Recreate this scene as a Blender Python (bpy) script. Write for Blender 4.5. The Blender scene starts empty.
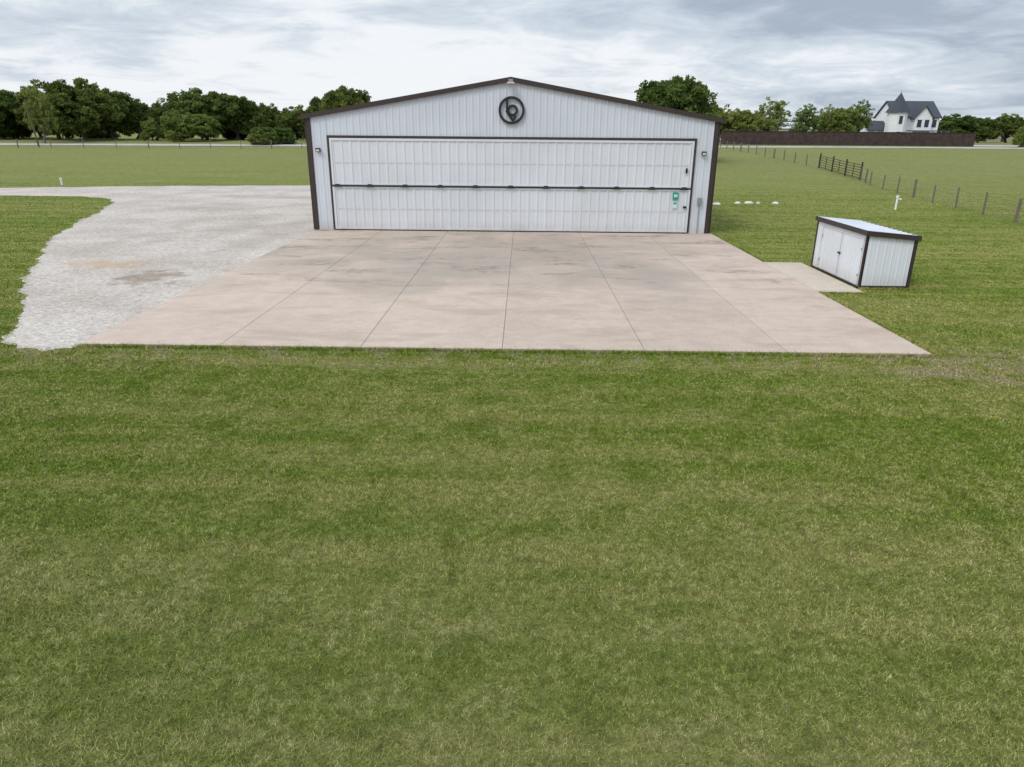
import bpy, math, random, bmesh
import numpy as np
from mathutils import Matrix, Vector
random.seed(5); rng=np.random.default_rng(5)
scene=bpy.context.scene
COL=scene.collection
scene.view_settings.view_transform='Standard'
scene.view_settings.look='None'
scene.view_settings.exposure=0

# ------------------------------------------------------------ camera
cam=bpy.data.cameras.new("camera"); co=bpy.data.objects.new("camera",cam); COL.objects.link(co)
scene.camera=co
cam.sensor_width=36; cam.lens=36*692/1024; cam.clip_end=9000; cam.clip_start=0.1
R=Matrix.Rotation(math.radians(0.7),4,'Z')@Matrix.Rotation(math.pi/2-math.radians(20.05),4,'X')@Matrix.Rotation(math.radians(0.5),4,'Z')
co.matrix_world=Matrix.Translation((0.33,0,4.5))@R

# ------------------------------------------------------------ node helpers
class NT:
    def __init__(s,nt): s.nt=nt; s.n=nt.nodes; s.l=nt.links
    def node(s,t,**k):
        n=s.n.new(t)
        for a,b in k.items(): setattr(n,a,b)
        return n
    def put(s,sock,v):
        if v is None: return
        if isinstance(v,bpy.types.NodeSocket): s.l.new(v,sock)
        else:
            if hasattr(sock.default_value,'__len__') and not hasattr(v,'__len__'): v=(v,)*len(sock.default_value)
            if hasattr(v,'__len__') and len(v)==3 and len(sock.default_value)==4: v=(*v,1)
            sock.default_value=v
    def math(s,op,a,b=None,c=None,clamp=False):
        n=s.node('ShaderNodeMath',operation=op,use_clamp=clamp)
        s.put(n.inputs[0],a); s.put(n.inputs[1],b); s.put(n.inputs[2],c); return n.outputs[0]
    def noise(s,vec,scale,detail=4,rough=.55,dist=0):
        n=s.node('ShaderNodeTexNoise'); s.put(n.inputs['Vector'],vec); n.inputs['Scale'].default_value=scale
        n.inputs['Detail'].default_value=detail; n.inputs['Roughness'].default_value=rough; n.inputs['Distortion'].default_value=dist
        return n.outputs['Fac']
    def rng(s,v,a,b,c=0,d=1,smooth=True):
        n=s.node('ShaderNodeMapRange'); n.interpolation_type='SMOOTHSTEP' if smooth else 'LINEAR'
        s.put(n.inputs['Value'],v); n.inputs['From Min'].default_value=a; n.inputs['From Max'].default_value=b
        n.inputs['To Min'].default_value=c; n.inputs['To Max'].default_value=d; return n.outputs['Result']
    def mix(s,f,a,b,blend='MIX'):
        n=s.node('ShaderNodeMix',data_type='RGBA',blend_type=blend); s.put(n.inputs[0],f); s.put(n.inputs[6],a); s.put(n.inputs[7],b); return n.outputs[2]
    def pos(s): return s.node('ShaderNodeNewGeometry').outputs['Position']
    def obj(s): return s.node('ShaderNodeTexCoord').outputs['Object']
    def sep(s,v):
        n=s.node('ShaderNodeSeparateXYZ'); s.put(n.inputs[0],v); return n.outputs
    def comb(s,x,y,z=0):
        n=s.node('ShaderNodeCombineXYZ'); s.put(n.inputs[0],x); s.put(n.inputs[1],y); s.put(n.inputs[2],z); return n.outputs[0]
    def bump(s,h,strength=.5,dist=.02):
        n=s.node('ShaderNodeBump'); n.inputs['Strength'].default_value=strength; n.inputs['Distance'].default_value=dist; s.put(n.inputs['Height'],h); return n.outputs[0]
    def mul(s,c,f): return s.mix(1,c,s.comb(f,f,f),'MULTIPLY')

def mat(name):
    m=bpy.data.materials.new(name); m.use_nodes=True; t=NT(m.node_tree)
    b=t.n['Principled BSDF']; return m,t,b

def simple(name,col,rough=.6,metal=0,var=.12,scale=3,spec=.4):
    m,t,b=mat(name)
    p=t.obj(); n=t.noise(p,scale,4,.6)
    c=t.mul(col,t.rng(n,.3,.7,1-var,1+var*.6))
    t.put(b.inputs['Base Color'],c); b.inputs['Roughness'].default_value=rough; b.inputs['Metallic'].default_value=metal
    b.inputs['Specular IOR Level'].default_value=spec
    return m

def grass_col(t):
    p=t.pos(); s=t.sep(p)
    n1=t.noise(p,.16,3,.6,.4)
    stv=t.comb(t.math('MULTIPLY',s[0],.05),t.math('MULTIPLY',s[1],1.15),0)
    n2=t.noise(stv,1,3,.6,.25)                       # mowing streaks
    n3=t.noise(p,1.7,4,.68)
    n4=t.noise(p,9.5,3,.72)
    g1=(.112,.152,.019); g2=(.192,.195,.052); straw=(.29,.25,.13)
    f=t.math('ADD',t.math('MULTIPLY',n1,.5),t.math('ADD',t.math('MULTIPLY',n2,1.0),t.math('MULTIPLY',n3,.55)))
    c=t.mix(t.rng(f,.86,1.20),g1,g2)
    near=t.rng(s[1],10,4,0,.4)
    c=t.mix(near,c,(.190,.188,.068))
    far=t.rng(s[1],34,100,0,.65)
    c=t.mix(far,c,(.182,.187,.064))
    dry=t.math('MULTIPLY',t.rng(n4,.46,.70),t.rng(n3,.38,.60))
    c=t.mix(t.math('MULTIPLY',dry,.5),c,straw)
    c=t.mul(c,t.rng(n3,.3,.52,.86,1.03))
    c=t.mul(c,t.rng(n4,.3,.6,.76,1.10))
    wx=t.math('DIVIDE',t.math('SUBTRACT',s[0],10.6),3.8); wy=t.math('DIVIDE',t.math('SUBTRACT',s[1],13.7),1.3)
    r=t.math('ADD',t.math('MULTIPLY',wx,wx),t.math('MULTIPLY',wy,wy))
    w=t.math('MULTIPLY',t.rng(r,1.3,.1),t.rng(n3,.38,.62))
    w2=t.math('MULTIPLY',t.math('MULTIPLY',t.rng(s[1],12.6,14.2),t.rng(s[1],14.8,14.3)),t.rng(n3,.45,.62))
    w=t.math('MAXIMUM',w,t.math('MULTIPLY',w2,.6))
    c=t.mix(t.math('MULTIPLY',w,.75),c,(.25,.20,.135))
    return c,p,s

m_ground,t,b=mat("lawn_ground")
c,p,s=grass_col(t)
n5=t.noise(p,34,3,.7); n6=t.noise(p,4.5,4,.75)
c=t.mul(c,t.rng(n5,.3,.7,.76,1.2)); c=t.mul(c,t.rng(n6,.3,.7,.86,1.14))
c=t.mul(c,t.rng(s[1],10,26,.72,1.0))        # thatch, plus shade among the nearer blades painted into the ground colour
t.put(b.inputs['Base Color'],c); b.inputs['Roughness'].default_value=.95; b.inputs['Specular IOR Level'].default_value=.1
t.put(b.inputs['Normal'],t.bump(n5,.5,.04))

m_blade,t,b=mat("grass_blades")
c,p,s=grass_col(t)
a=t.node('ShaderNodeAttribute',attribute_name='tint').outputs['Fac']
c=t.mul(c,t.rng(a,0,.9,1.0,1.95,False))
c=t.mix(t.rng(a,.90,.98,0,.5),c,(.42,.37,.21))
df=t.node('ShaderNodeBsdfDiffuse'); t.put(df.inputs[0],c); t.l.new(df.outputs[0],t.n['Material Output'].inputs[0])

# gravel
m_gravel,t,b=mat("gravel")
p=t.pos(); s=t.sep(p)
vo=t.node('ShaderNodeTexVoronoi'); t.put(vo.inputs['Vector'],p); vo.inputs['Scale'].default_value=16
sv=t.sep(vo.outputs['Color'])
n1=t.noise(p,.35,4,.6,.5); n2=t.noise(p,6,5,.75); n3=t.noise(p,1.6,4,.65)
c=t.mix(t.rng(n1,.35,.65),(.52,.465,.405),(.43,.37,.315))
c=t.mul(c,t.rng(sv[0],0,1,.82,1.14,False))
c=t.mul(c,t.rng(n2,.3,.7,.78,1.15))
def blob(cx,cy,rx,ry):
    wx=t.math('DIVIDE',t.math('SUBTRACT',s[0],cx),rx); wy=t.math('DIVIDE',t.math('SUBTRACT',s[1],cy),ry)
    r=t.math('ADD',t.math('ADD',t.math('MULTIPLY',wx,wx),t.math('MULTIPLY',wy,wy)),t.math('MULTIPLY',t.math('SUBTRACT',n3,.5),6.5))
    return t.math('MULTIPLY',t.rng(r,1.7,-.3),t.rng(n2,.3,.6,.3,1))
c=t.mix(t.math('MULTIPLY',blob(-14.2,24.0,1.5,.8),.7),c,(.42,.27,.13))
c=t.mix(t.math('MULTIPLY',blob(-11.6,21.8,1.0,1.2),.85),c,(.20,.14,.09))
c=t.mix(t.math('MULTIPLY',blob(-13.5,34,1.0,6),.45),c,(.28,.22,.17))
c=t.mix(t.math('MULTIPLY',blob(-18.5,43,3.2,2),.5),c,(.29,.23,.17))
c=t.mix(t.math('MULTIPLY',blob(-11,30,.8,9),.4),c,(.30,.24,.19))
c=t.mix(t.math('MULTIPLY',blob(-15.5,50,5,1.2),.5),c,(.30,.24,.18))
c=t.mix(t.math('MULTIPLY',blob(-16.5,28,.5,9),.3),c,(.30,.24,.19))
c=t.mix(t.rng(n3,.56,.74,0,.4),c,(.33,.265,.195))
t.put(b.inputs['Base Color'],c); b.inputs['Roughness'].default_value=.95; b.inputs['Specular IOR Level'].default_value=.15
t.put(b.inputs['Normal'],t.bump(t.math('ADD',vo.outputs['Distance'],n2),.4,.03))

# concrete
def concrete(name,base,pink,stain=True):
    m,t,b=mat(name)
    p=t.pos(); s=t.sep(p)
    n1=t.noise(p,.34,5,.62,.6); n2=t.noise(p,2.2,5,.72,.3); n3=t.noise(p,22,3,.7)
    st=t.comb(t.math('MULTIPLY',s[0],.5),t.math('MULTIPLY',s[1],1.6),0); n4=t.noise(st,.55,5,.68,.4)
    c=t.mix(t.rng(n1,.35,.65),base,pink)
    if stain:
        wx=t.math('DIVIDE',t.math('ADD',s[0],1.0),8.0); wy=t.math('DIVIDE',t.math('SUBTRACT',s[1],26),6.2)
        r=t.math('ADD',t.math('ADD',t.math('MULTIPLY',wx,wx),t.math('MULTIPLY',wy,wy)),t.math('MULTIPLY',t.math('SUBTRACT',n1,.5),3.5))
        c=t.mix(t.math('MULTIPLY',t.rng(r,1.6,-.1),t.rng(n2,.3,.62,.40,.85)),c,(.30,.258,.212))
        c=t.mix(t.rng(n4,.5,.66,0,.5),c,(.37,.285,.215))
        sp=t.math('MULTIPLY',t.rng(n4,.52,.63),t.rng(n2,.42,.58))
        c=t.mix(t.math('MULTIPLY',sp,t.rng(s[1],18,24,.1,.75)),c,(.20,.17,.135))
        cx=t.math('FLOOR',t.math('DIVIDE',t.math('ADD',s[0],9.35),3.095)); cy=t.math('FLOOR',t.math('DIVIDE',t.math('SUBTRACT',s[1],14.4),6.23))
        wn=t.node('ShaderNodeTexWhiteNoise'); t.put(wn.inputs['Vector'],t.comb(cx,cy,2))
        c=t.mul(c,t.rng(wn.outputs['Value'],0,1,.95,1.04,False))
    c=t.mul(c,t.rng(n3,.3,.7,.91,1.06)); c=t.mul(c,t.rng(n2,.3,.7,.92,1.05))
    t.put(b.inputs['Base Color'],c); b.inputs['Roughness'].default_value=.85; b.inputs['Specular IOR Level'].default_value=.25
    t.put(b.inputs['Normal'],t.bump(n3,.2,.01)); return m
m_conc=concrete("concrete",(.452,.360,.285),(.495,.392,.315))
m_conc2=concrete("concrete_pad",(.48,.41,.32),(.52,.44,.35),False)
m_joint=simple("joint_filler",(.20,.165,.135),.9)

def metal_panel(name,col,dirt=.10):
    m,t,b=mat(name)
    p=t.pos(); s=t.sep(p)
    n1=t.noise(t.comb(t.math('MULTIPLY',s[0],2.5),t.math('MULTIPLY',s[1],2.5),t.math('MULTIPLY',s[2],.35)),1,4,.65)
    n2=t.noise(p,.5,3,.5)
    c=t.mix(t.rng(n1,.45,.8,0,dirt),col,(.50,.475,.43))
    c=t.mix(t.math('MULTIPLY',t.rng(s[2],.6,.02),t.rng(n1,.25,.65,.15,.5)),c,(.42,.37,.31))
    c=t.mul(c,t.rng(n2,.3,.7,.96,1.03))
    t.put(b.inputs['Base Color'],c); b.inputs['Roughness'].default_value=.42; b.inputs['Specular IOR Level'].default_value=.4
    t.put(b.inputs['Normal'],t.bump(t.noise(p,1.1,2),.10,.05))
    return m
m_white=metal_panel("white_metal_siding",(.585,.61,.65))
m_door=metal_panel("white_door_metal",(.635,.65,.67),.18)
m_shedw=metal_panel("shed_white_metal",(.66,.68,.71),.1)
m_brown=simple("dark_brown_trim",(.045,.030,.027),.5)
m_black=simple("black_metal",(.012,.012,.013),.5)
m_roof=simple("galvalume_roof",(.55,.56,.57),.4,.3)
m_green=simple("green_sign",(.01,.30,.22),.4); m_paper=simple("sign_paper",(.55,.72,.68),.5)
m_glass=simple("dark_window_glass",(.03,.035,.045),.1); m_lamp=simple("lamp_lens",(.6,.58,.5),.3)
m_greybox=simple("grey_steel",(.3,.3,.3),.5,.4)
m_pipe=simple("rusty_pipe",(.05,.028,.022),.7); m_wire=simple("fence_wire",(.22,.21,.20),.6,.3)
m_post=simple("weathered_post",(.17,.135,.11),.9)
m_pvc=simple("white_pvc",(.8,.8,.78),.4); m_stone=simple("white_stone",(.68,.66,.62),.85)
m_fwood=simple("dark_stained_wood",(.062,.040,.036),.85,0,.35,1.3)
m_road=simple("road_surface",(.40,.375,.335),.9,0,.2,.5)
m_hwhite=simple("white_house_paint",(.76,.77,.78),.6); m_slate=simple("slate_shingles",(.050,.055,.068),.8)
m_tan=simple("tan_wall",(.35,.28,.2),.8); m_bark=simple("bark",(.11,.09,.072),.95,0,.4,4)

def leafmat(name,dark,light,tip):
    m,t,b=mat(name)
    a=t.node('ShaderNodeAttribute',attribute_name='tint').outputs['Fac']
    c=t.mix(t.rng(a,0,.7,0,1,False),dark,light); c=t.mix(t.rng(a,.7,1,0,.8,False),c,tip)
    r=t.node('ShaderNodeObjectInfo').outputs['Random']
    c=t.mix(t.rng(r,0,1,0,.7,False),c,t.mix(1,c,(1.75,1.32,1.25),'MULTIPLY'))
    df=t.node('ShaderNodeBsdfDiffuse'); t.put(df.inputs[0],c)
    tr=t.node('ShaderNodeBsdfTranslucent'); t.put(tr.inputs[0],c)
    mx=t.node('ShaderNodeMixShader'); mx.inputs[0].default_value=.35
    t.l.new(df.outputs[0],mx.inputs[1]); t.l.new(tr.outputs[0],mx.inputs[2]); t.l.new(mx.outputs[0],t.n['Material Output'].inputs[0])
    return m
m_leaf=leafmat("oak_leaves",(.062,.102,.026),(.125,.186,.050),(.175,.225,.075))
m_leaf2=leafmat("spring_leaves",(.11,.17,.040),(.18,.25,.07),(.24,.29,.11))
m_leaf3=leafmat("distant_leaves",(.09,.125,.075),(.14,.175,.105),(.17,.20,.12))  # slight distance haze put into the leaf colour: lighter and greyer

# ------------------------------------------------------------ mesh helpers
class MB:
    def __init__(s): s.v=[]; s.f=[]; s.m=[]; s.mats=[]
    def mi(s,m):
        if m not in s.mats: s.mats.append(m)
        return s.mats.index(m)
    def add(s,vs,fs,m):
        o=len(s.v); s.v+= [tuple(v) for v in vs]; s.f+=[tuple(i+o for i in f) for f in fs]; s.m+=[s.mi(m)]*len(fs)
    def box(s,x0,x1,y0,y1,z0,z1,m,M=None):
        vs=[Vector(v) for v in [(x0,y0,z0),(x1,y0,z0),(x1,y1,z0),(x0,y1,z0),(x0,y0,z1),(x1,y0,z1),(x1,y1,z1),(x0,y1,z1)]]
        if M: vs=[M@v for v in vs]
        s.add(vs,[(0,3,2,1),(4,5,6,7),(0,1,5,4),(1,2,6,5),(2,3,7,6),(3,0,4,7)],m)
    def beam(s,a,b,w,h,m,up=(0,0,1)):
        a=Vector(a); b=Vector(b); d=(b-a).normalized(); sd=d.cross(Vector(up)).normalized(); u=sd.cross(d)
        vs=[]
        for p in (a,b):
            for i,j in ((-1,-1),(1,-1),(1,1),(-1,1)): vs.append(p+sd*w/2*i+u*h/2*j)
        s.add(vs,[(0,1,2,3),(7,6,5,4),(0,4,5,1),(1,5,6,2),(2,6,7,3),(3,7,4,0)],m)
    def cyl(s,a,b,r0,r1,m,n=8,cap=True):
        a=Vector(a); b=Vector(b); d=(b-a).normalized(); sd=d.orthogonal().normalized(); u=sd.cross(d)
        vs=[]
        for p,r in ((a,r0),(b,r1)):
            for i in range(n):
                t=2*math.pi*i/n; vs.append(p+sd*r*math.cos(t)+u*r*math.sin(t))
        fs=[(i,(i+1)%n,n+(i+1)%n,n+i) for i in range(n)]
        if cap: fs+= [tuple(range(n)),tuple(range(2*n-1,n-1,-1))]
        s.add(vs,fs,m)
    def poly(s,vs,m): s.add(vs,[tuple(range(len(vs)))],m)
    def obj(s,name,parent=None,bevel=0):
        me=bpy.data.meshes.new(name); me.from_pydata(s.v,[],s.f)
        for m in s.mats: me.materials.append(m)
        me.polygons.foreach_set('material_index',s.m); me.update()
        o=bpy.data.objects.new(name,me); COL.objects.link(o)
        if parent: o.parent=parent
        if bevel:
            bm=o.modifiers.new('bevel','BEVEL'); bm.width=bevel; bm.segments=2; bm.limit_method='ANGLE'
        return o
def empty(name):
    e=bpy.data.objects.new(name,None); COL.objects.link(e); return e
def ribbed(mb,x0,x1,zb,zt,y,m,pitch=.30,rib=.020,rw=.05,axis='x',breaks=(),sgn=-1):
    fb=zb if callable(zb) else (lambda u:zb); ft=zt if callable(zt) else (lambda u:zt)
    pts=[(x0,0.)]
    k=math.floor(x0/pitch)
    while k*pitch<x1:
        c=k*pitch+pitch*.5
        for du,h in ((-rw,0),(-rw*.45,rib),(rw*.45,rib),(rw,0),(pitch/2-.02,0),(pitch/2,rib*.28),(pitch/2+.02,0)):
            if x0+.002<c+du<x1-.002: pts.append((c+du,h))
        k+=1
    for bk in breaks: pts.append((bk,0.))
    pts.append((x1,0.)); pts.sort()
    vs=[]
    for u,h in pts:
        for z in (fb(u),ft(u)):
            vs.append((u,y+sgn*h,z) if axis=='x' else (y+sgn*h,u,z))
    fs=[(2*i,2*i+2,2*i+3,2*i+1) for i in range(len(pts)-1)]
    mb.add(vs,fs,m)

# ------------------------------------------------------------ terrain
ROWS=[-60,-20,0,10,20,30,40,50,58,62]+list(range(66,164,4))+[180,220,300,450,700,1200,2500,6000]
def ss(a,b,x):
    t=min(1,max(0,(x-a)/(b-a))); return t*t*(3-2*t)
RZ=[2.3*ss(62,160,y) for y in ROWS]
def tz(y): return float(np.interp(y,ROWS,RZ))
xs=[-5000,-2000,-800,-300,-150,-100,-60,-30,0,30,60,100,150,300,800,2000,5000]
mb=MB(); vs=[(x,y,z) for y,z in zip(ROWS,RZ) for x in xs]; nx=len(xs)
fs=[(j*nx+i,j*nx+i+1,(j+1)*nx+i+1,(j+1)*nx+i) for j in range(len(ROWS)-1) for i in range(nx-1)]
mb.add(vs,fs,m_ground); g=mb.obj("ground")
for p_ in g.data.polygons: p_.use_smooth=True

GP=[(-95,42),(-60,50.5),(-40.3,55.4),(-30,58.6),(-18,60.8),(-8,61.2),(-8,45),(-8,33.3),(-9.2,33.3),(-9.2,24),(-9.2,14.35),(-9.8,14.05),(-10.5,14.1),(-11.25,14.8),
    (-12.1,16.3),(-14.15,19.6),(-17.6,25.4),(-20.7,31.6),(-23.9,40.4),(-25.5,44.5),(-27.6,47.6),(-30.5,48.9),(-36.2,49.2),(-60,44.5),(-95,36)]
def densify(P,step,amp,fixed):
    out=[]
    n=len(P)
    for i in range(n):
        a=Vector(P[i]); b=Vector(P[(i+1)%n]); L=(b-a).length; k=max(1,int(L/step)); nrm=Vector((-(b-a).y,(b-a).x)).normalized()
        for j in range(k):
            q=a+(b-a)*j/k
            if i not in fixed:
                w=amp*(math.sin(q.x*.9+q.y*1.3)*.6+math.sin(q.x*2.7-q.y*2.1)*.4+(random.random()-.5)*.8); q=q+nrm*w
            out.append((q.x,q.y))
    return out
GPd=densify(GP,.12,.19,{5,6,7,8,9})
mb=MB(); mb.poly([(x,y,.006) for x,y in GPd],m_gravel)
o=mb.obj("gravel_driveway")
bm=bmesh.new(); bm.from_mesh(o.data); bmesh.ops.triangulate(bm,faces=bm.faces[:],ngon_method='EAR_CLIP'); bm.to_mesh(o.data); bm.free()
if o.data.polygons[0].normal.z<0: o.data.flip_normals()

# apron slabs
mb=MB(); X0,X1,Y0,Y1=-9.35,9.22,14.4,33.1
mb.box(X0+.01,X1-.01,Y0+.01,Y1-.02,-.1,.036,m_joint)
ap=empty("concrete_apron"); mb.obj("joint_base",ap)
mb=MB(); sx=(X1-X0)/6; sy=(Y1-Y0)/3
for i in range(6):
    for j in range(3):
        g0=.006; mb.box(X0+i*sx+(g0 if i else 0),X0+(i+1)*sx-(g0 if i<5 else 0),Y0+j*sy+(g0 if j else 0),Y0+(j+1)*sy-(g0 if j<2 else 0),-.08,.05,m_conc)
mb.obj("slabs",ap,.006)
mb=MB(); mb.box(9.245,10.62,20.6,25.6,-.05,.042,m_conc2); mb.obj("concrete_pad",None,.01)

# ------------------------------------------------------------ hangar
H=empty("metal_hangar"); FY=33.1; HL,HR=-9.38,9.02; XC=-.24; EZ=5.02; AZ=6.60; BY=FY+18.3
dl,dr,dt=-8.44,8.04,4.14
def roofz(x): return AZ-(AZ-EZ)*abs(x-XC)/((HR-HL)/2)
mb=MB()
ribbed(mb,HL+.14,dl-.10,.02,roofz,FY,m_white)
ribbed(mb,dr+.10,HR-.14,.02,roofz,FY,m_white)
ribbed(mb,dl-.10,dr+.10,dt+.11,roofz,FY,m_white,breaks=(XC,))
mb.obj("front_wall",H)
mb=MB()
ribbed(mb,FY+.02,BY,.02,EZ,HL,m_white,axis='y'); ribbed(mb,FY+.02,BY,.02,EZ,HR,m_white,axis='y',sgn=1)
ribbed(mb,HL,HR,.02,roofz,BY,m_white,breaks=(XC,),sgn=1); mb.obj("side_and_back_walls",H)
mb=MB()
for sg,xe in ((-1,HL),(1,HR)):
    ov=xe+sg*.22; ze=roofz(xe)-.22*(AZ-EZ)/((HR-HL)/2)
    mb.add([(ov,FY-.12,ze+.09),(XC,FY-.12,AZ+.09),(XC,BY+.12,AZ+.09),(ov,BY+.12,ze+.09),(ov,FY-.12,ze+.05),(XC,FY-.12,AZ+.05),(XC,BY+.12,AZ+.05),(ov,BY+.12,ze+.05)],
      [(0,1,2,3),(7,6,5,4),(0,4,5,1),(2,6,7,3),(0,3,7,4)],m_roof)
    y=FY
    while y<BY:
        mb.beam((ov,y,ze+.105),(XC,y,AZ+.105),.05,.03,m_roof); y+=.6
mb.obj("roof",H)
mb=MB()
for sg,xe in ((-1,HL),(1,HR)):
    ov=xe+sg*.24; ze=roofz(xe)-.24*(AZ-EZ)/((HR-HL)/2)
    for (y0,y1,t0,t1) in ((FY-.14,FY-.052,-.075,.125),(BY+.06,BY+.14,-.075,.125)):
        mb.add([(ov,y0,ze+t0),(XC,y0,AZ+t0),(XC,y0,AZ+t1),(ov,y0,ze+t1),(ov,y1,ze+t0),(XC,y1,AZ+t0),(XC,y1,AZ+t1),(ov,y1,ze+t1)],
           [(0,1,2,3),(7,6,5,4),(0,4,5,1),(3,2,6,7),(0,3,7,4)],m_brown)
    gx=sorted((ov-sg*.02,ov+sg*.10)); mb.box(gx[0],gx[1],FY-.15,BY+.15,ze-.08,ze+.07,m_brown)
    cx=sorted((xe,xe-sg*.13)); mb.box(cx[0]-(.04 if sg<0 else 0),cx[1]+(.04 if sg>0 else 0),FY-.05,FY+.16,.0,EZ-.03,m_brown)
    dx=sorted((xe+sg*.06,xe+sg*.14)); mb.box(dx[0],dx[1],FY+.05,FY+.17,.05,ze-.08,m_brown)
mb.obj("brown_trim",H)
mb=MB()
mb.box(dl-.10,dl,FY-.07,FY+.1,.05,dt+.11,m_brown); mb.box(dr,dr+.10,FY-.07,FY+.1,.05,dt+.11,m_brown)
mb.box(dl,dr,FY-.07,FY+.1,dt,dt+.11,m_brown); mb.obj("door_frame",H)
mb=MB(); MZ=2.06; DY=FY-.045
ribbed(mb,dl+.10,dr-.10,MZ+.10,dt-.10,DY,m_door,pitch=.405,rib=.024,rw=.06)
ribbed(mb,dl+.10,dr-.10,.18,MZ-.10,DY-.03,m_door,pitch=.405,rib=.024,rw=.06)
for z0,z1,yy in ((dt-.10,dt-.004,DY),(MZ+.03,MZ+.10,DY),(MZ-.10,MZ-.03,DY-.03),(.09,.18,DY-.03)):
    mb.box(dl+.004,dr-.004,yy-.045,yy+.05,z0,z1,m_door)
for z0,z1,yy in ((.18,MZ-.10,DY-.03),(MZ+.10,dt-.10,DY)):
    for xa in (dl+.004,dr-.10): mb.box(xa,xa+.096,yy-.045,yy+.05,z0,z1,m_door)
for z,yy in ((1.05,DY-.03),(3.1,DY)): mb.box(dl+.1,dr-.1,yy-.029,yy-.0245,z-.012,z+.012,m_door)
mb.obj("bifold_door_leaves",H)
mb=MB()
mb.box(dl+.004,dr-.004,DY-.080,DY+.04,MZ-.03,MZ+.05,m_brown)
mb.box(dl+.004,dr-.004,DY-.085,DY+.03,.052,.10,m_black)
xsb=[dl+.25]+[dl+1.75+1.62*i for i in range(9)]+[dr-.3]
for i,x in enumerate(xsb):
    mb.box(x-.10,x+.10,DY-.13,DY-.083,MZ-.04,MZ+.085,m_black)
    mb.cyl((x-.18,DY-.12,MZ),(x+.18,DY-.12,MZ),.04,.04,m_black)
for i in range(len(xsb)-1):
    mb.cyl((xsb[i],DY-.105,MZ+.012),(xsb[i+1],DY-.105,MZ+.012),.028,.028,m_black,6)
mb.box(dr-.30,dr-.22,DY-.12,DY-.06,2.75,2.97,m_black)
mb.box(dr-.28,dr-.14,DY-.16,DY-.095,1.2,1.30,m_black)
mb.obj("hinges_and_latches",H)
mb=MB(); sxn=7.38
mb.box(sxn-.13,sxn+.13,DY-.105,DY-.08,1.58,1.90,m_green); mb.box(sxn-.08,sxn+.08,DY-.11,DY-.1055,1.70,1.82,m_paper); mb.box(sxn-.10,sxn+.10,DY-.105,DY-.08,1.20,1.50,m_paper); mb.box(sxn-.07,sxn+.07,DY-.11,DY-.1055,1.38,1.46,m_green)
mb.obj("door_signs",H)
mb=MB()
for x in (-8.97,8.50):
    mb.box(x-.10,x+.10,FY-.18,FY-.036,3.54,3.70,m_black); mb.box(x-.08,x+.08,FY-.195,FY-.18,3.56,3.64,m_lamp)
mb.box(XC-.10,XC+.10,FY-.36,FY-.145,6.50,6.62,m_greybox); mb.box(XC-.16,XC+.16,FY-.42,FY-.20,6.44,6.50,m_lamp)
mb.obj("wall_lamps",H,.01)
mb=MB(); mb.box(8.42,8.6,FY-.15,FY-.036,1.35,1.68,m_greybox); mb.cyl((8.51,FY-.08,.05),(8.51,FY-.08,1.35),.02,.02,m_greybox)
mb.obj("electric_box",H,.01)
# emblem
mb=MB(); ey=FY-.10; cx,cz=XC+.04,5.36
def ring(cx,cz,R0,R1,n=48,yo=0):
    vs=[];fs=[]
    for i in range(n):
        a=2*math.pi*i/n
        for r in (R0,R1):
            for y in (ey-.03+yo,ey+.05+yo): vs.append((cx+r*math.cos(a),y,cz+r*math.sin(a)))
    for i in range(n):
        k=4*i;q=4*((i+1)%n)
        fs+=[(k,q,q+2,k+2),(k+2,q+2,q+3,k+3),(k+1,k,q,q+1)[::-1],(k+1,k+3,q+3,q+1)]
    mb.add(vs,fs,m_black)
ring(cx,cz,.475,.58)
ring(cx+.05,cz+.0,.14,.24,28,.006)
def bar(pts,w,yo=0):
    for a,b_ in zip(pts[:-1],pts[1:]):
        mb.beam((cx+a[0],ey+yo,cz+a[1]),(cx+b_[0],ey+yo,cz+b_[1]),w,.06,m_black,up=(0,1,0))
bar([(-.20,.44),(-.20,-.06)],.095,.002)
bar([(-.24,-.02),(.08,-.45)],.095,-.003)
bar([(.06,-.45),(.20,-.22)],.085,.003)
mb.obj("round_emblem",H)

# ------------------------------------------------------------ shed
S=empty("storage_shed"); a0,a1,b0,b1=10.76,12.27,21.3,25.0
def sz(x): return 1.74-.13*(x-a0)/(a1-a0)
mb=MB()
ribbed(mb,a0+.07,a1-.07,.10,lambda u:sz(u)-.12,b0,m_shedw,pitch=.23,rib=.014,rw=.025)
ribbed(mb,a0+.07,a1-.07,.10,lambda u:sz(u)-.12,b1,m_shedw,pitch=.23,rib=.014,rw=.025,sgn=1)
ribbed(mb,b0+.07,b1-.07,.07,sz(a0)-.12,a0,m_shedw,pitch=.23,rib=.010,rw=.02,axis='y')
ribbed(mb,b0+.07,b1-.07,.07,sz(a1)-.12,a1,m_shedw,pitch=.23,rib=.014,rw=.025,axis='y',sgn=1)
mb.obj("wall_panels",S)
mb=MB()
for x in (a0-.03,a1-.055):
    for y in (b0-.03,b1-.055):
        w_=.085 if x>a0 else .05
        mb.box(x,x+w_,y,y+w_,.0,sz(x+.04)-.12,m_brown)
for y in (b0-.035,b1-.01): mb.box(a0+.055,a1-.055,y,y+.045,.02,.10,m_brown)
for x in (a0-.035,a1-.01): mb.box(x,x+.045,b0+.055,b1-.055,.02,.07,m_brown)
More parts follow.
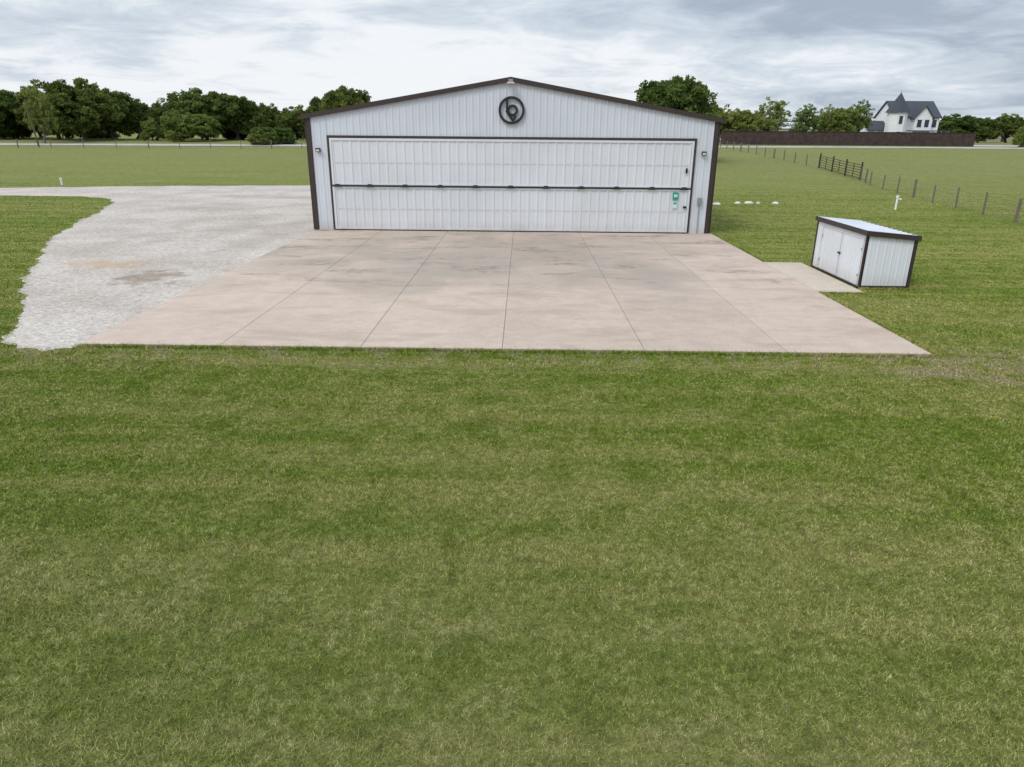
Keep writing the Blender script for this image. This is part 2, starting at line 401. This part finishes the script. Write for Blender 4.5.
for (x0,x1,y0,y1) in ((a0-.08,a1+.08,b0-.09,b0-.035),(a0-.08,a1+.08,b1+.035,b1+.09),(a0-.08,a0-.035,b0-.035,b1+.035),(a1+.035,a1+.08,b0-.035,b1+.035)):
    za,zb=sz(x0),sz(x1)
    mb.add([(x0,y0,za-.12),(x1,y0,zb-.12),(x1,y1,zb-.12),(x0,y1,za-.12),(x0,y0,za+.03),(x1,y0,zb+.03),(x1,y1,zb+.03),(x0,y1,za+.03)],
      [(0,3,2,1),(4,5,6,7),(0,1,5,4),(1,2,6,5),(2,3,7,6),(3,0,4,7)],m_brown)
mb.obj("brown_trim",S)
mb=MB(); x0,x1,y0,y1=a0-.034,a1+.034,b0-.034,b1+.034
mb.add([(x0,y0,sz(x0)+.012),(x1,y0,sz(x1)+.012),(x1,y1,sz(x1)+.012),(x0,y1,sz(x0)+.012)],[(0,1,2,3)],m_shedw)
y=y0+.15
while y<y1: mb.beam((x0,y,sz(x0)+.02),(x1,y,sz(x1)+.02),.04,.02,m_shedw); y+=.3
mb.obj("roof",S)
mb=MB(); dx=a0-.012
for (y0,y1) in ((b0+.12,b0+1.60),(b0+1.63,b0+3.2)):
    for (p0,p1,q0,q1) in ((y0,y1,.10,.13),(y0,y1,1.50,1.53),(y0,y0+.03,.13,1.50),(y1-.03,y1,.13,1.50)):
        mb.box(dx-.015,dx,p0,p1,q0,q1,m_shedw)
for y in (b0+.14,b0+3.1):
    for z in (.4,1.2): mb.box(dx-.03,dx-.0155,y-.02,y+.04,z-.025,z+.025,m_greybox)
mb.box(dx-.05,dx-.0155,b0+1.54,b0+1.70,.82,.87,m_black); mb.box(dx-.008,dx+.001,b0+1.60,b0+1.63,.10,1.53,m_brown)
mb.obj("double_doors",S)

# ------------------------------------------------------------ roads, fences
def strip(name,pts,w,m,dz):
    mb=MB(); vs=[];n=8
    P=[]
    for i in range(len(pts)-1):
        for k in range(12):
            t=k/12; P.append((pts[i][0]*(1-t)+pts[i+1][0]*t,pts[i][1]*(1-t)+pts[i+1][1]*t))
    P.append(pts[-1])
    for i,(x,y) in enumerate(P):
        for j in range(n+1):
            yy=y+w*(j/n-.5)+.25*math.sin(x*.35+j); vs.append((x,yy,tz(yy)+dz))
    fs=[(i*(n+1)+j,(i+1)*(n+1)+j,(i+1)*(n+1)+j+1,i*(n+1)+j+1) for i in range(len(P)-1) for j in range(n)]
    mb.add(vs,fs,m); return mb.obj(name)
strip("road",[(-400,112),(-150,120),(-60,127),(0,132),(60,141),(110,144),(400,150)],6.0,m_road,.05)
strip("side_road",[(92,158),(140,163),(400,190)],16,m_road,.06)

def fence_wire(name,pts,step,h=1.2,mp=m_post,pr=.06,wr=.009):
    mb=MB(); P=[]
    for (ax,ay),(bx,by) in zip(pts[:-1],pts[1:]):
        L=math.hypot(bx-ax,by-ay); k=max(1,round(L/step))
        for i in range(k): P.append((ax+(bx-ax)*i/k,ay+(by-ay)*i/k))
    P.append(pts[-1]); prev=None
    for i,(x,y) in enumerate(P):
        z=tz(y); r=pr*(1.5 if i%4==0 else 1); lean=(random.random()-.5)*.1; hh=h*(1+random.random()*.1)
        mb.cyl((x,y,z-.1),(x+lean,y,z+hh),r,r*.9,mp,6)
        if prev:
            for k in range(5): mb.cyl((prev[0],prev[1],prev[2]+h*(.15+.19*k)),(x,y,z+h*(.15+.19*k)),wr,wr,m_wire,3,False)
        prev=(x,y,z)
    return mb.obj(name)
fence_wire("wire_fence",[(24.4,22),(26,31),(27.3,39),(29.2,50.6),(32.5,67),(34.6,73.5)],4.0,1.2,m_post,.06,.012)
fence_wire("wire_fence",[(37.3,91),(37.2,120),(36.6,135)],4,1.3,m_post,.08)
fence_wire("wire_fence",[(-200,104),(-60,117),(-12,122)],5,1.3)
mb=MB(); gp=[(34.6,73.7),(35.45,79.2),(36.3,84.7),(37.2,90.7)]
for i,(x,y) in enumerate(gp):
    z=tz(y); mb.cyl((x,y,z-.1),(x,y,z+1.75),.09,.09,m_pipe,8)
for (ax,ay),(bx,by) in zip(gp[:-1],gp[1:]):
    for k in range(6): mb.cyl((ax,ay,tz(ay)+.2+k*.25),(bx,by,tz(by)+.2+k*.25),.038,.038,m_pipe,6)
    for f in (.03,.5,.97):
        x=ax+(bx-ax)*f;y=ay+(by-ay)*f; mb.cyl((x,y,tz(y)+.15),(x,y,tz(y)+1.5),.04,.04,m_pipe,6)
mb.obj("pipe_gate")
mb=MB(); x=40.6
while x<92.5:
    y=150+(x-40)*.03; z=tz(y); hh=2.62+random.random()*.03
    mb.box(x,x+.29,y,y+.03,z+.04,z+hh,m_fwood); x+=.30
for k in range(22):
    x=40.6+k*2.45; y=150.05+(x-40)*.03; mb.box(x,x+.12,y,y+.12,tz(y),tz(y)+2.68,m_fwood)
mb.beam((40.6,149.98,tz(150)+2.66),(92.5,151.54,tz(151.5)+2.66),.14,.05,m_fwood)
mb.obj("privacy_fence")

for (x,y,h,r) in ((-37.6,58.6,.55,.07),(24.0,45.4,.85,.06)):
    mb=MB(); mb.cyl((x,y,0),(x,y,h),r,r,m_pvc,12); mb.cyl((x,y,h-.12),(x,y,h+.03),r*1.45,r*1.45,m_pvc,12)
    if x>0: mb.cyl((x,y,h-.2),(x+.25,y,h-.2),r*.8,r*.8,m_pvc,10)
    mb.obj("white_marker_pipe")
mb=MB()
for i,(x,y) in enumerate([(14.9,48.4),(15.7,48.7),(16.3,48.5),(17.5,48.6),(13.3,47.6)]):
    n=9; vs=[]; q0=.7+.35*math.sin(i*2.1)
    for k,(rr,zz) in enumerate(((.30,0),(.27,.08),(.12,.13))):
        for j in range(n):
            a=2*math.pi*j/n; q=q0*rr*(1+.25*math.sin(j*2.3+i)); vs.append((x+q*math.cos(a),y+q*.7*math.sin(a),zz))
    fs=[(k*n+j,k*n+(j+1)%n,(k+1)*n+(j+1)%n,(k+1)*n+j) for k in range(2) for j in range(n)]+[tuple(range(2*n,3*n))]
    mb.add(vs,fs,m_stone)
mb.obj("white_stones")

# ------------------------------------------------------------ background buildings
def gable(mb,x0,x1,y0,y1,z0,ze,zr,mw,mr,axis='x',ov=.4):
    mb.box(x0,x1,y0,y1,z0,ze,mw)
    if axis=='x':
        ym=(y0+y1)/2
        for xx in (x0,x1): mb.add([(xx,y0,ze),(xx,y1,ze),(xx,ym,zr)],[(0,1,2)],mw)
        for yy in (y0-ov,y1+ov):
            sl=(zr-ze)/((y1-y0)/2); zz=ze-sl*ov
            mb.add([(x0-ov,yy,zz),(x1+ov,yy,zz),(x1+ov,ym,zr),(x0-ov,ym,zr),(x0-ov,yy,zz+.2),(x1+ov,yy,zz+.2),(x1+ov,ym,zr+.2),(x0-ov,ym,zr+.2)],[(0,1,2,3),(4,5,6,7),(0,1,5,4),(0,3,7,4),(1,2,6,5)],mr)
    else:
        xm=(x0+x1)/2
        for yy in (y0,y1): mb.add([(x0,yy,ze),(x1,yy,ze),(xm,yy,zr)],[(0,1,2)],mw)
        for xx in (x0-ov,x1+ov):
            sl=(zr-ze)/((x1-x0)/2); zz=ze-sl*ov
            mb.add([(xx,y0-ov,zz),(xx,y1+ov,zz),(xm,y1+ov,zr),(xm,y0-ov,zr),(xx,y0-ov,zz+.2),(xx,y1+ov,zz+.2),(xm,y1+ov,zr+.2),(xm,y0-ov,zr+.2)],[(0,1,2,3),(4,5,6,7),(0,1,5,4),(0,3,7,4),(1,2,6,5)],mr)
def windows(mb,xs_,z0,z1,y,w=1.0):
    for x in xs_:
        mb.box(x-w/2,x+w/2,y-.06,y+.02,z0,z1,m_glass)
        mb.box(x-w/2-.12,x+w/2+.12,y-.04,y+.01,z1,z1+.14,m_hwhite)
VH=empty("victorian_house"); hz=2.3; hx=87.8; hy=184
mb=MB(); gable(mb,hx+4,hx+15,hy,hy+10,hz,hz+6.3,hz+9.9,m_hwhite,m_slate)
gable(mb,hx+8.2,hx+12.4,hy-1.6,hy+4,hz,hz+6.1,hz+8.6,m_hwhite,m_slate,'y')
gable(mb,hx-1,hx+4,hy+2,hy+9,hz,hz+3.2,hz+5.2,m_hwhite,m_slate)
mb.obj("walls_and_roof",VH)
mb=MB(); tx,ty,tr=hx+4.2,hy-.6,2.3; n=8
vs=[(tx+tr*math.cos(math.pi*(2*i+1)/n),ty+tr*math.sin(math.pi*(2*i+1)/n),z) for z in (hz,hz+7.4) for i in range(n)]
mb.add(vs,[(i,(i+1)%n,n+(i+1)%n,n+i) for i in range(n)],m_hwhite)
vs=[(tx+(tr+.5)*math.cos(math.pi*(2*i+1)/n),ty+(tr+.5)*math.sin(math.pi*(2*i+1)/n),hz+7.2) for i in range(n)]+[(tx,ty,hz+11.8)]
mb.add(vs,[(i,(i+1)%n,n) for i in range(n)],m_slate)
mb.cyl((tx,ty,hz+11.5),(tx,ty,hz+12.4),.06,.02,m_slate,6)
mb.obj("turret",VH)
mb=MB(); yy=hy-2.9
mb.box(hx+6.6,hx+16.4,yy-.3,hy-1.62,hz+2.9,hz+3.15,m_slate)
for x in (6.8,8.7,10.6,12.5,14.4,16.2): mb.box(hx+x-.1,hx+x+.1,yy-.1,yy+.1,hz+.4,hz+2.9,m_hwhite)
mb.box(hx+6.6,hx+16.4,yy-.3,hy-1.62,hz,hz+.4,m_hwhite); mb.box(hx+6.6,hx+16.4,yy-.15,yy-.11,hz+1.2,hz+1.28,m_hwhite)
mb.obj("porch",VH)
mb=MB(); windows(mb,[hx+9.4,hx+11.2],hz+3.9,hz+5.6,hy-1.62); windows(mb,[hx+13.9],hz+3.9,hz+5.6,hy-.02); windows(mb,[hx+9.4,hx+11.2],hz+.8,hz+2.7,hy-1.62)
windows(mb,[hx+13.9],hz+.8,hz+2.7,hy-.02); windows(mb,[hx+.5,hx+2.2],hz+.9,hz+2.4,hy+1.98); windows(mb,[tx-.0],hz+4.6,hz+6.4,ty-tr*.94,.8); windows(mb,[tx],hz+1,hz+2.8,ty-tr*.94,.8)
mb.obj("windows",VH)
def barn(name,x0,x1,y0,y1,e,r,mw,mr,ax='x'):
    E=empty(name); mb=MB(); gable(mb,x0,x1,y0,y1,2.3,2.3+e,2.3+r,mw,mr,ax); mb.obj("walls_and_roof",E)
    mb=MB(); k=x0+1.6
    while k<x1-1.5: mb.box(k,k+1.4,y0-.05,y0-.005,2.32,2.3+e*.7,m_glass if int(k*7)%3 else mw); k+=3.2
    mb.obj("openings",E)
barn("white_barn",60,83,195,204,3.4,4.8,m_hwhite,m_roof)
barn("white_barn",46,57,195,204,3.2,4.6,m_hwhite,m_roof)
barn("metal_barn",158,178,262,275,5.5,7.4,m_tan,m_slate)
barn("metal_barn",190,214,262,275,4.5,6.6,m_hwhite,m_slate)
barn("white_barn",-70,-58,215,224,2.4,3.4,m_hwhite,m_roof)

# ------------------------------------------------------------ trees
def quads_mesh(name,C,size,tint,mats,extra=None,up=.45,asp=.75):
    n=len(C)
    N=rng.normal(size=(n,3)); N[:,2]+=up; N/=np.linalg.norm(N,axis=1)[:,None]
    A=np.cross(N,rng.normal(size=(n,3))); A/=np.linalg.norm(A,axis=1)[:,None]; B=np.cross(N,A)
    s=size[:,None]
    V=np.stack([C-A*s,C-B*s*asp*.6+A*s*.1,C+A*s,C+B*s*asp*.6-A*s*.1],1).reshape(-1,3)
    ev,ef=(extra.v,extra.f) if extra else ([],[])
    ne=len(ev); allv=np.concatenate([np.array(ev,float).reshape(-1,3),V]) if ne else V
    me=bpy.data.meshes.new(name)
    loops=[i for f in ef for i in f]; starts=[];k=0
    for f in ef: starts.append(k); k+=len(f)
    li=np.concatenate([np.array(loops,dtype=np.int32),np.arange(4*n,dtype=np.int32)+ne])
    st=np.concatenate([np.array(starts,dtype=np.int32),k+4*np.arange(n,dtype=np.int32)])
    me.vertices.add(len(allv)); me.vertices.foreach_set('co',allv.astype(np.float32).ravel())
    me.loops.add(len(li)); me.loops.foreach_set('vertex_index',li)
    me.polygons.add(len(st)); me.polygons.foreach_set('loop_start',st)
    mi=np.concatenate([np.zeros(len(ef),np.int32),np.ones(n,np.int32)])
    for m in mats: me.materials.append(m)
    me.polygons.foreach_set('material_index',mi)
    me.update(calc_edges=True); me.validate()
    at=me.attributes.new('tint','FLOAT','POINT')
    at.data.foreach_set('value',np.concatenate([np.zeros(ne),np.repeat(tint,4)]).astype(np.float32))
    return me
def tree_mesh(name,seed,Ht,Rad,trunk=2.0,leaf=.34,dens=1.0,lm=None,open_=0.0,low=.26):
    global rng
    rs=np.random.default_rng(seed); rng=rs
    mb=MB(); lean=rs.normal(size=2)*.3
    tops=(lean[0],lean[1],trunk)
    mb.cyl((0,0,-.2),tops,.04*Ht,.029*Ht,m_bark,8)
    C=[];T=[];S=[]
    nl=int(11+rs.integers(0,4)); lobes=[(np.array([lean[0],lean[1],Ht*.66]),np.array([Rad*.62,Rad*.62,Ht*.30]))]
    for i in range(nl):
        a=2*math.pi*i/nl*1.9+rs.normal()*.3; r=Rad*rs.uniform(.45,.74); z=Ht*rs.uniform(low,.78)
        if z>Ht*.6: r*=.72
        lobes.append((np.array([r*math.cos(a),r*math.sin(a),z]),np.array([1,1,.85])*Rad*rs.uniform(.28,.46)))
    for c,e in lobes:
        e=e.copy(); c[2]=min(c[2],Ht-e[2]*.9); c[2]=max(c[2],e[2]*.75+trunk*.3)
        mid=np.array(tops)*.55+c*.45; mid[2]+=.25
        mb.cyl(tops,mid,.022*Ht,.014*Ht,m_bark,6,False); mb.cyl(mid,c+np.array([0,0,e[2]*.4]),.014*Ht,.004*Ht,m_bark,5,False)
        k=int(23*(e[0]*e[1]*e[2])**(1/3)*(1-open_)); lt=rs.uniform(-.2,.25)
        for j in range(k):
            d=rs.normal(size=3); d/=np.linalg.norm(d); rr=rs.uniform(.55,1.17)
            cc=c+d*e*rr
            if cc[2]<trunk*.35: continue
            cr=Rad*rs.uniform(.08,.17); m=int(46*dens*(cr/.8)**1.5)+8
            P=rs.normal(size=(m,3)); P/=np.linalg.norm(P,axis=1)[:,None]; P*=rs.uniform(.2,1,size=(m,1))**.5*cr; P[:,2]*=.65
            C.append(cc+P); T.append(np.clip(lt+rs.uniform(.05,.75)+rs.normal(size=m)*.12,0,1)); S.append(leaf*rs.uniform(.5,1.2,size=m))
            if j%4==0: mb.cyl(c,cc,.006*Ht,.002*Ht,m_bark,4,False)
    C=np.concatenate(C);T=np.concatenate(T);S=np.concatenate(S)
    return quads_mesh(name,C,S,T,[m_bark,lm or m_leaf],mb)
oak=[tree_mesh("oak_mesh",11+i,10.5,r,1.5) for i,r in enumerate((5.6,6.4,5.0,6.0))]
lite=[tree_mesh("elm_mesh",31+i,8,4.4,1.2,.30,1,m_leaf2,.1,.2) for i in range(2)]
thin=[tree_mesh("thin_mesh",41+i,9,3.6,1.8,.26,.6,m_leaf2,.35) for i in range(2)]
shrub=[tree_mesh("shrub_mesh",51+i,6,5.2,.5,.34,1,m_leaf,0,.1) for i in range(2)]
def place(name,me,px,Y,topy,wscale=1):
    # bearing and height surveyed from the photograph; the tree stands on the terrain
    zc=Y*.939+1.5; x=.33+(px-514)/692*zc-Y*.0122
    hor=131+(px-512)*.0087; top=4.5+(hor-topy)*Y/784.
    hh=top-tz(Y); co_=np.empty(len(me.vertices)*3,np.float32); me.vertices.foreach_get('co',co_); mh=co_[2::3].max()
    o=bpy.data.objects.new(name,me); COL.objects.link(o); s=hh/mh
    o.location=(x,Y,tz(Y)-.05); o.scale=(s*wscale,s*wscale,s); o.rotation_euler=(0,0,random.uniform(0,6.28)); return o
for i,(px,Y,ty,w) in enumerate([(-45,150,84,1),(-8,143,86,1.1),(22,150,90,1.0),(58,146,80,1.05),(84,140,77,1.1),(112,148,88,1.05),(136,152,98,1.0),
        (184,158,91,1.05),(207,150,87,1.1),(238,152,93,1.1),(268,160,102,1.0),(297,158,104,1.05),(330,150,94,1.0),(348,146,86,1.05),(372,152,100,1.),(-90,150,90,1.1),(40,160,93,1.1),(160,175,104,1.0)]):
    place("oak_tree",oak[i%4],px,Y,ty,w)
place("oak_tree",oak[1],671,100,74,1.05)
for i,(px,Y,ty,w) in enumerate([(178,140,110,1.1),(203,141,112,1.15),(152,143,116,.9),(738,165,108,.9),(720,170,104,.9),(838,178,106,.9),(1015,150,124,.8)]):
    place("elm_tree",lite[i%2],px,Y,ty,w)
for i,(px,Y,ty,w) in enumerate([(765,172,97,1.0),(800,178,103,.9),(822,180,104,.9),(852,182,99,.8),(43,128,84,.55)]):
    place("young_tree",thin[i%2],px,Y,ty,w)
for i,(px,Y,ty,w) in enumerate([(948,215,113,1.),(972,225,116,1.),(1000,230,113,1),(1040,220,108,1.)]):
    place("oak_tree",oak[i%4],px,Y,ty,w*1.3)
for i,(px,Y,ty,w) in enumerate([(262,130,126,1.),(283,134,127,1.1),(12,152,122,1.2),(100,156,122,1.3),(240,158,124,1.3),(318,156,122,1.2)]):
    place("round_shrub",shrub[i%2],px,Y,ty,w)
rs=np.random.default_rng(77); rng=rs; C=[];T=[];S=[]
x=-560.
while x<560:
    Y=rs.uniform(280,390); R_=rs.uniform(4,7); Hh=rs.uniform(5.5,10)
    tb=rs.uniform(.1,.6)
    for j in range(16):
        d=rs.normal(size=3); d/=np.linalg.norm(d); cc=np.array([x,Y,tz(Y)+Hh*.5])+d*np.array([R_,R_,Hh*.45])*rs.uniform(.4,1)
        m=22; P=rs.normal(size=(m,3))*np.array([1.1,1.1,.7]); C.append(cc+P); T.append(np.clip(tb+rs.normal(size=m)*.12,0,1)); S.append(rs.uniform(.5,1.0,size=m))
    x+=rs.uniform(2,5)
me=quads_mesh("tree_line",np.concatenate(C),np.concatenate(S),np.concatenate(T),[m_bark,m_leaf3])
o=bpy.data.objects.new("tree_line",me); COL.objects.link(o)
mb=MB(); x,y=-78.5,118; mb.cyl((x,y,tz(y)-.3),(x-.8,y,tz(y)+7.2),.14,.09,m_bark,8); mb.obj("utility_pole")

# ------------------------------------------------------------ grass blades (one mesh)
rg=np.random.default_rng(9)
def in_poly(X,Y,P):
    ins=np.zeros(len(X),bool); n=len(P)
    for i in range(n):
        x1,y1=P[i];x2,y2=P[(i+1)%n]
        if y1==y2: continue
        c=((y1>Y)!=(y2>Y))&(X<(x2-x1)*(Y-y1)/(y2-y1)+x1); ins^=c
    return ins
parts=[]
yb=2.6
while yb<62:
    y1=yb*1.08+.1; den=min(5500,5700*math.exp(-(yb-3)/8.0)+50); den*=min(1,(64-yb)/16)
    hw=((yb+y1)/2*.94+1.5)*.77+1; k=int(den*2*hw*(y1-yb))
    parts.append((rg.uniform(-hw,hw,k),rg.uniform(yb,y1,k))); yb=y1
# taller untrimmed fringe along slab, wall and shed edges
def fringe(xa,ya,xb,yb_,n,sd):
    t=rg.random(n); parts.append((xa+(xb-xa)*t+rg.normal(size=n)*sd,ya+(yb_-ya)*t+rg.normal(size=n)*sd))
nbase=sum(len(p[0]) for p in parts)
fringe(-9.4,14.33,9.3,14.33,8000,.05); fringe(9.30,14.4,9.30,20.6,2500,.05); fringe(9.3,25.7,9.3,33,1500,.05)
fringe(9.3,20.53,10.7,20.53,500,.04); fringe(10.75,21.15,12.3,21.15,700,.05); fringe(12.4,21.2,12.4,25,900,.05); fringe(9.2,33.2,9.2,51,2500,.08)
X=np.concatenate([p[0] for p in parts]);Y=np.concatenate([p[1] for p in parts]); fr=np.arange(len(X))>=nbase
bad=(X>X0-.01)&(X<X1+.01)&(Y>Y0-.005)&(Y<61)
bad|=(X>9.2)&(X<10.63)&(Y>20.58)&(Y<25.62)
bad|=(X>a0-.02)&(X<a1+.02)&(Y>b0-.05)&(Y<b1)
bad|=(Y>61.9)
X=X[~bad];Y=Y[~bad];fr=fr[~bad]
jx=X+rg.normal(size=len(X))*.11; jy=Y+rg.normal(size=len(X))*.11     # ragged edge to the gravel
gi=in_poly(jx,jy,GP)&(rg.random(len(X))>.012)
X=X[~gi];Y=Y[~gi];fr=fr[~gi]; n=len(X); print("blades",n)
D=np.sqrt(X**2+Y**2+20)
h=rg.uniform(.014,.034,n)*(1+.25*np.sin(X*.7+Y*3.1)*np.sin(Y*1.3)); w=np.maximum(.0028,.00052*D)*rg.uniform(.7,1.3,n)
h[fr]=rg.uniform(.04,.10,fr.sum())
th=rg.uniform(0,2*math.pi,n); lx=rg.normal(size=n)*.7*h; ly=rg.normal(size=n)*.7*h
ca=np.cos(th)*w;sa=np.sin(th)*w
V=np.empty((n,3,3),np.float32)
V[:,0]=np.stack([X-ca,Y-sa,np.zeros(n)],1);V[:,1]=np.stack([X+ca,Y+sa,np.zeros(n)],1);V[:,2]=np.stack([X+lx,Y+ly,h],1)
me=bpy.data.meshes.new("lawn_grass"); me.vertices.add(3*n); me.vertices.foreach_set('co',V.ravel())
me.loops.add(3*n); me.loops.foreach_set('vertex_index',np.arange(3*n,dtype=np.int32))
me.polygons.add(n); me.polygons.foreach_set('loop_start',3*np.arange(n,dtype=np.int32)); me.update(calc_edges=True)
me.materials.append(m_blade)
at=me.attributes.new('tint','FLOAT','POINT'); at.data.foreach_set('value',np.repeat(rg.random(n),3).astype(np.float32))
o=bpy.data.objects.new("lawn_grass",me); COL.objects.link(o)

# ------------------------------------------------------------ sky + light
W=bpy.data.worlds.new("World"); scene.world=W; W.use_nodes=True; t=NT(W.node_tree)
try:
    W.cycles.sampling_method='MANUAL'; W.cycles.sample_map_resolution=256
except Exception as e: print(e)
bg=t.n['Background']; out=t.n['World Output']
SE,SA=math.radians(50),math.radians(-138)
sky=t.node('ShaderNodeTexSky'); sky.sky_type='NISHITA'; sky.sun_disc=False; sky.sun_elevation=SE; sky.sun_rotation=SA
sky.air_density=1.2; sky.dust_density=2
t.l.new(sky.outputs[0],bg.inputs[0]); bg.inputs[1].default_value=.08
d=t.node('ShaderNodeTexCoord').outputs['Generated']; s=t.sep(d)
zz=t.math('MAXIMUM',s[2],0.0); q=t.math('ADD',zz,.14)
u=t.math('DIVIDE',s[0],q); v=t.math('DIVIDE',s[1],q)
n1=t.noise(t.comb(t.math('MULTIPLY',u,.8),v,3.1),.50,6,.55,.4)
n2=t.noise(t.comb(u,v,9.4),1.9,6,.64,.6)
f=t.math('ADD',t.math('MULTIPLY',n1,.64),t.math('MULTIPLY',n2,.36))
f=t.math('ADD',f,t.rng(s[0],-.7,.5,.10,-.02,False))
f=t.math('ADD',f,t.rng(zz,.145,.04,-.05,.045))
c=t.mix(t.rng(f,.38,.52),(.40,.465,.57),(.63,.705,.795))
c=t.mix(t.rng(f,.49,.62),c,(.93,.96,1.0))
up=t.rng(zz,.18,.75,1.0,2.4)
c=t.mul(c,up)
bg2=t.node('ShaderNodeBackground'); t.put(bg2.inputs[0],c); bg2.inputs[1].default_value=1.03
mx=t.node('ShaderNodeMixShader'); mx.inputs[0].default_value=.9
t.l.new(bg.outputs[0],mx.inputs[1]); t.l.new(bg2.outputs[0],mx.inputs[2]); t.l.new(mx.outputs[0],out.inputs[0])
L=bpy.data.lights.new("sun",'SUN'); L.energy=1.4; L.angle=math.radians(16); L.color=(1,.95,.88)
lo=bpy.data.objects.new("sun",L); COL.objects.link(lo)
dirv=Vector((math.sin(SA)*math.cos(SE),math.cos(SA)*math.cos(SE),math.sin(SE)))
lo.rotation_euler=dirv.to_track_quat('Z','Y').to_euler()
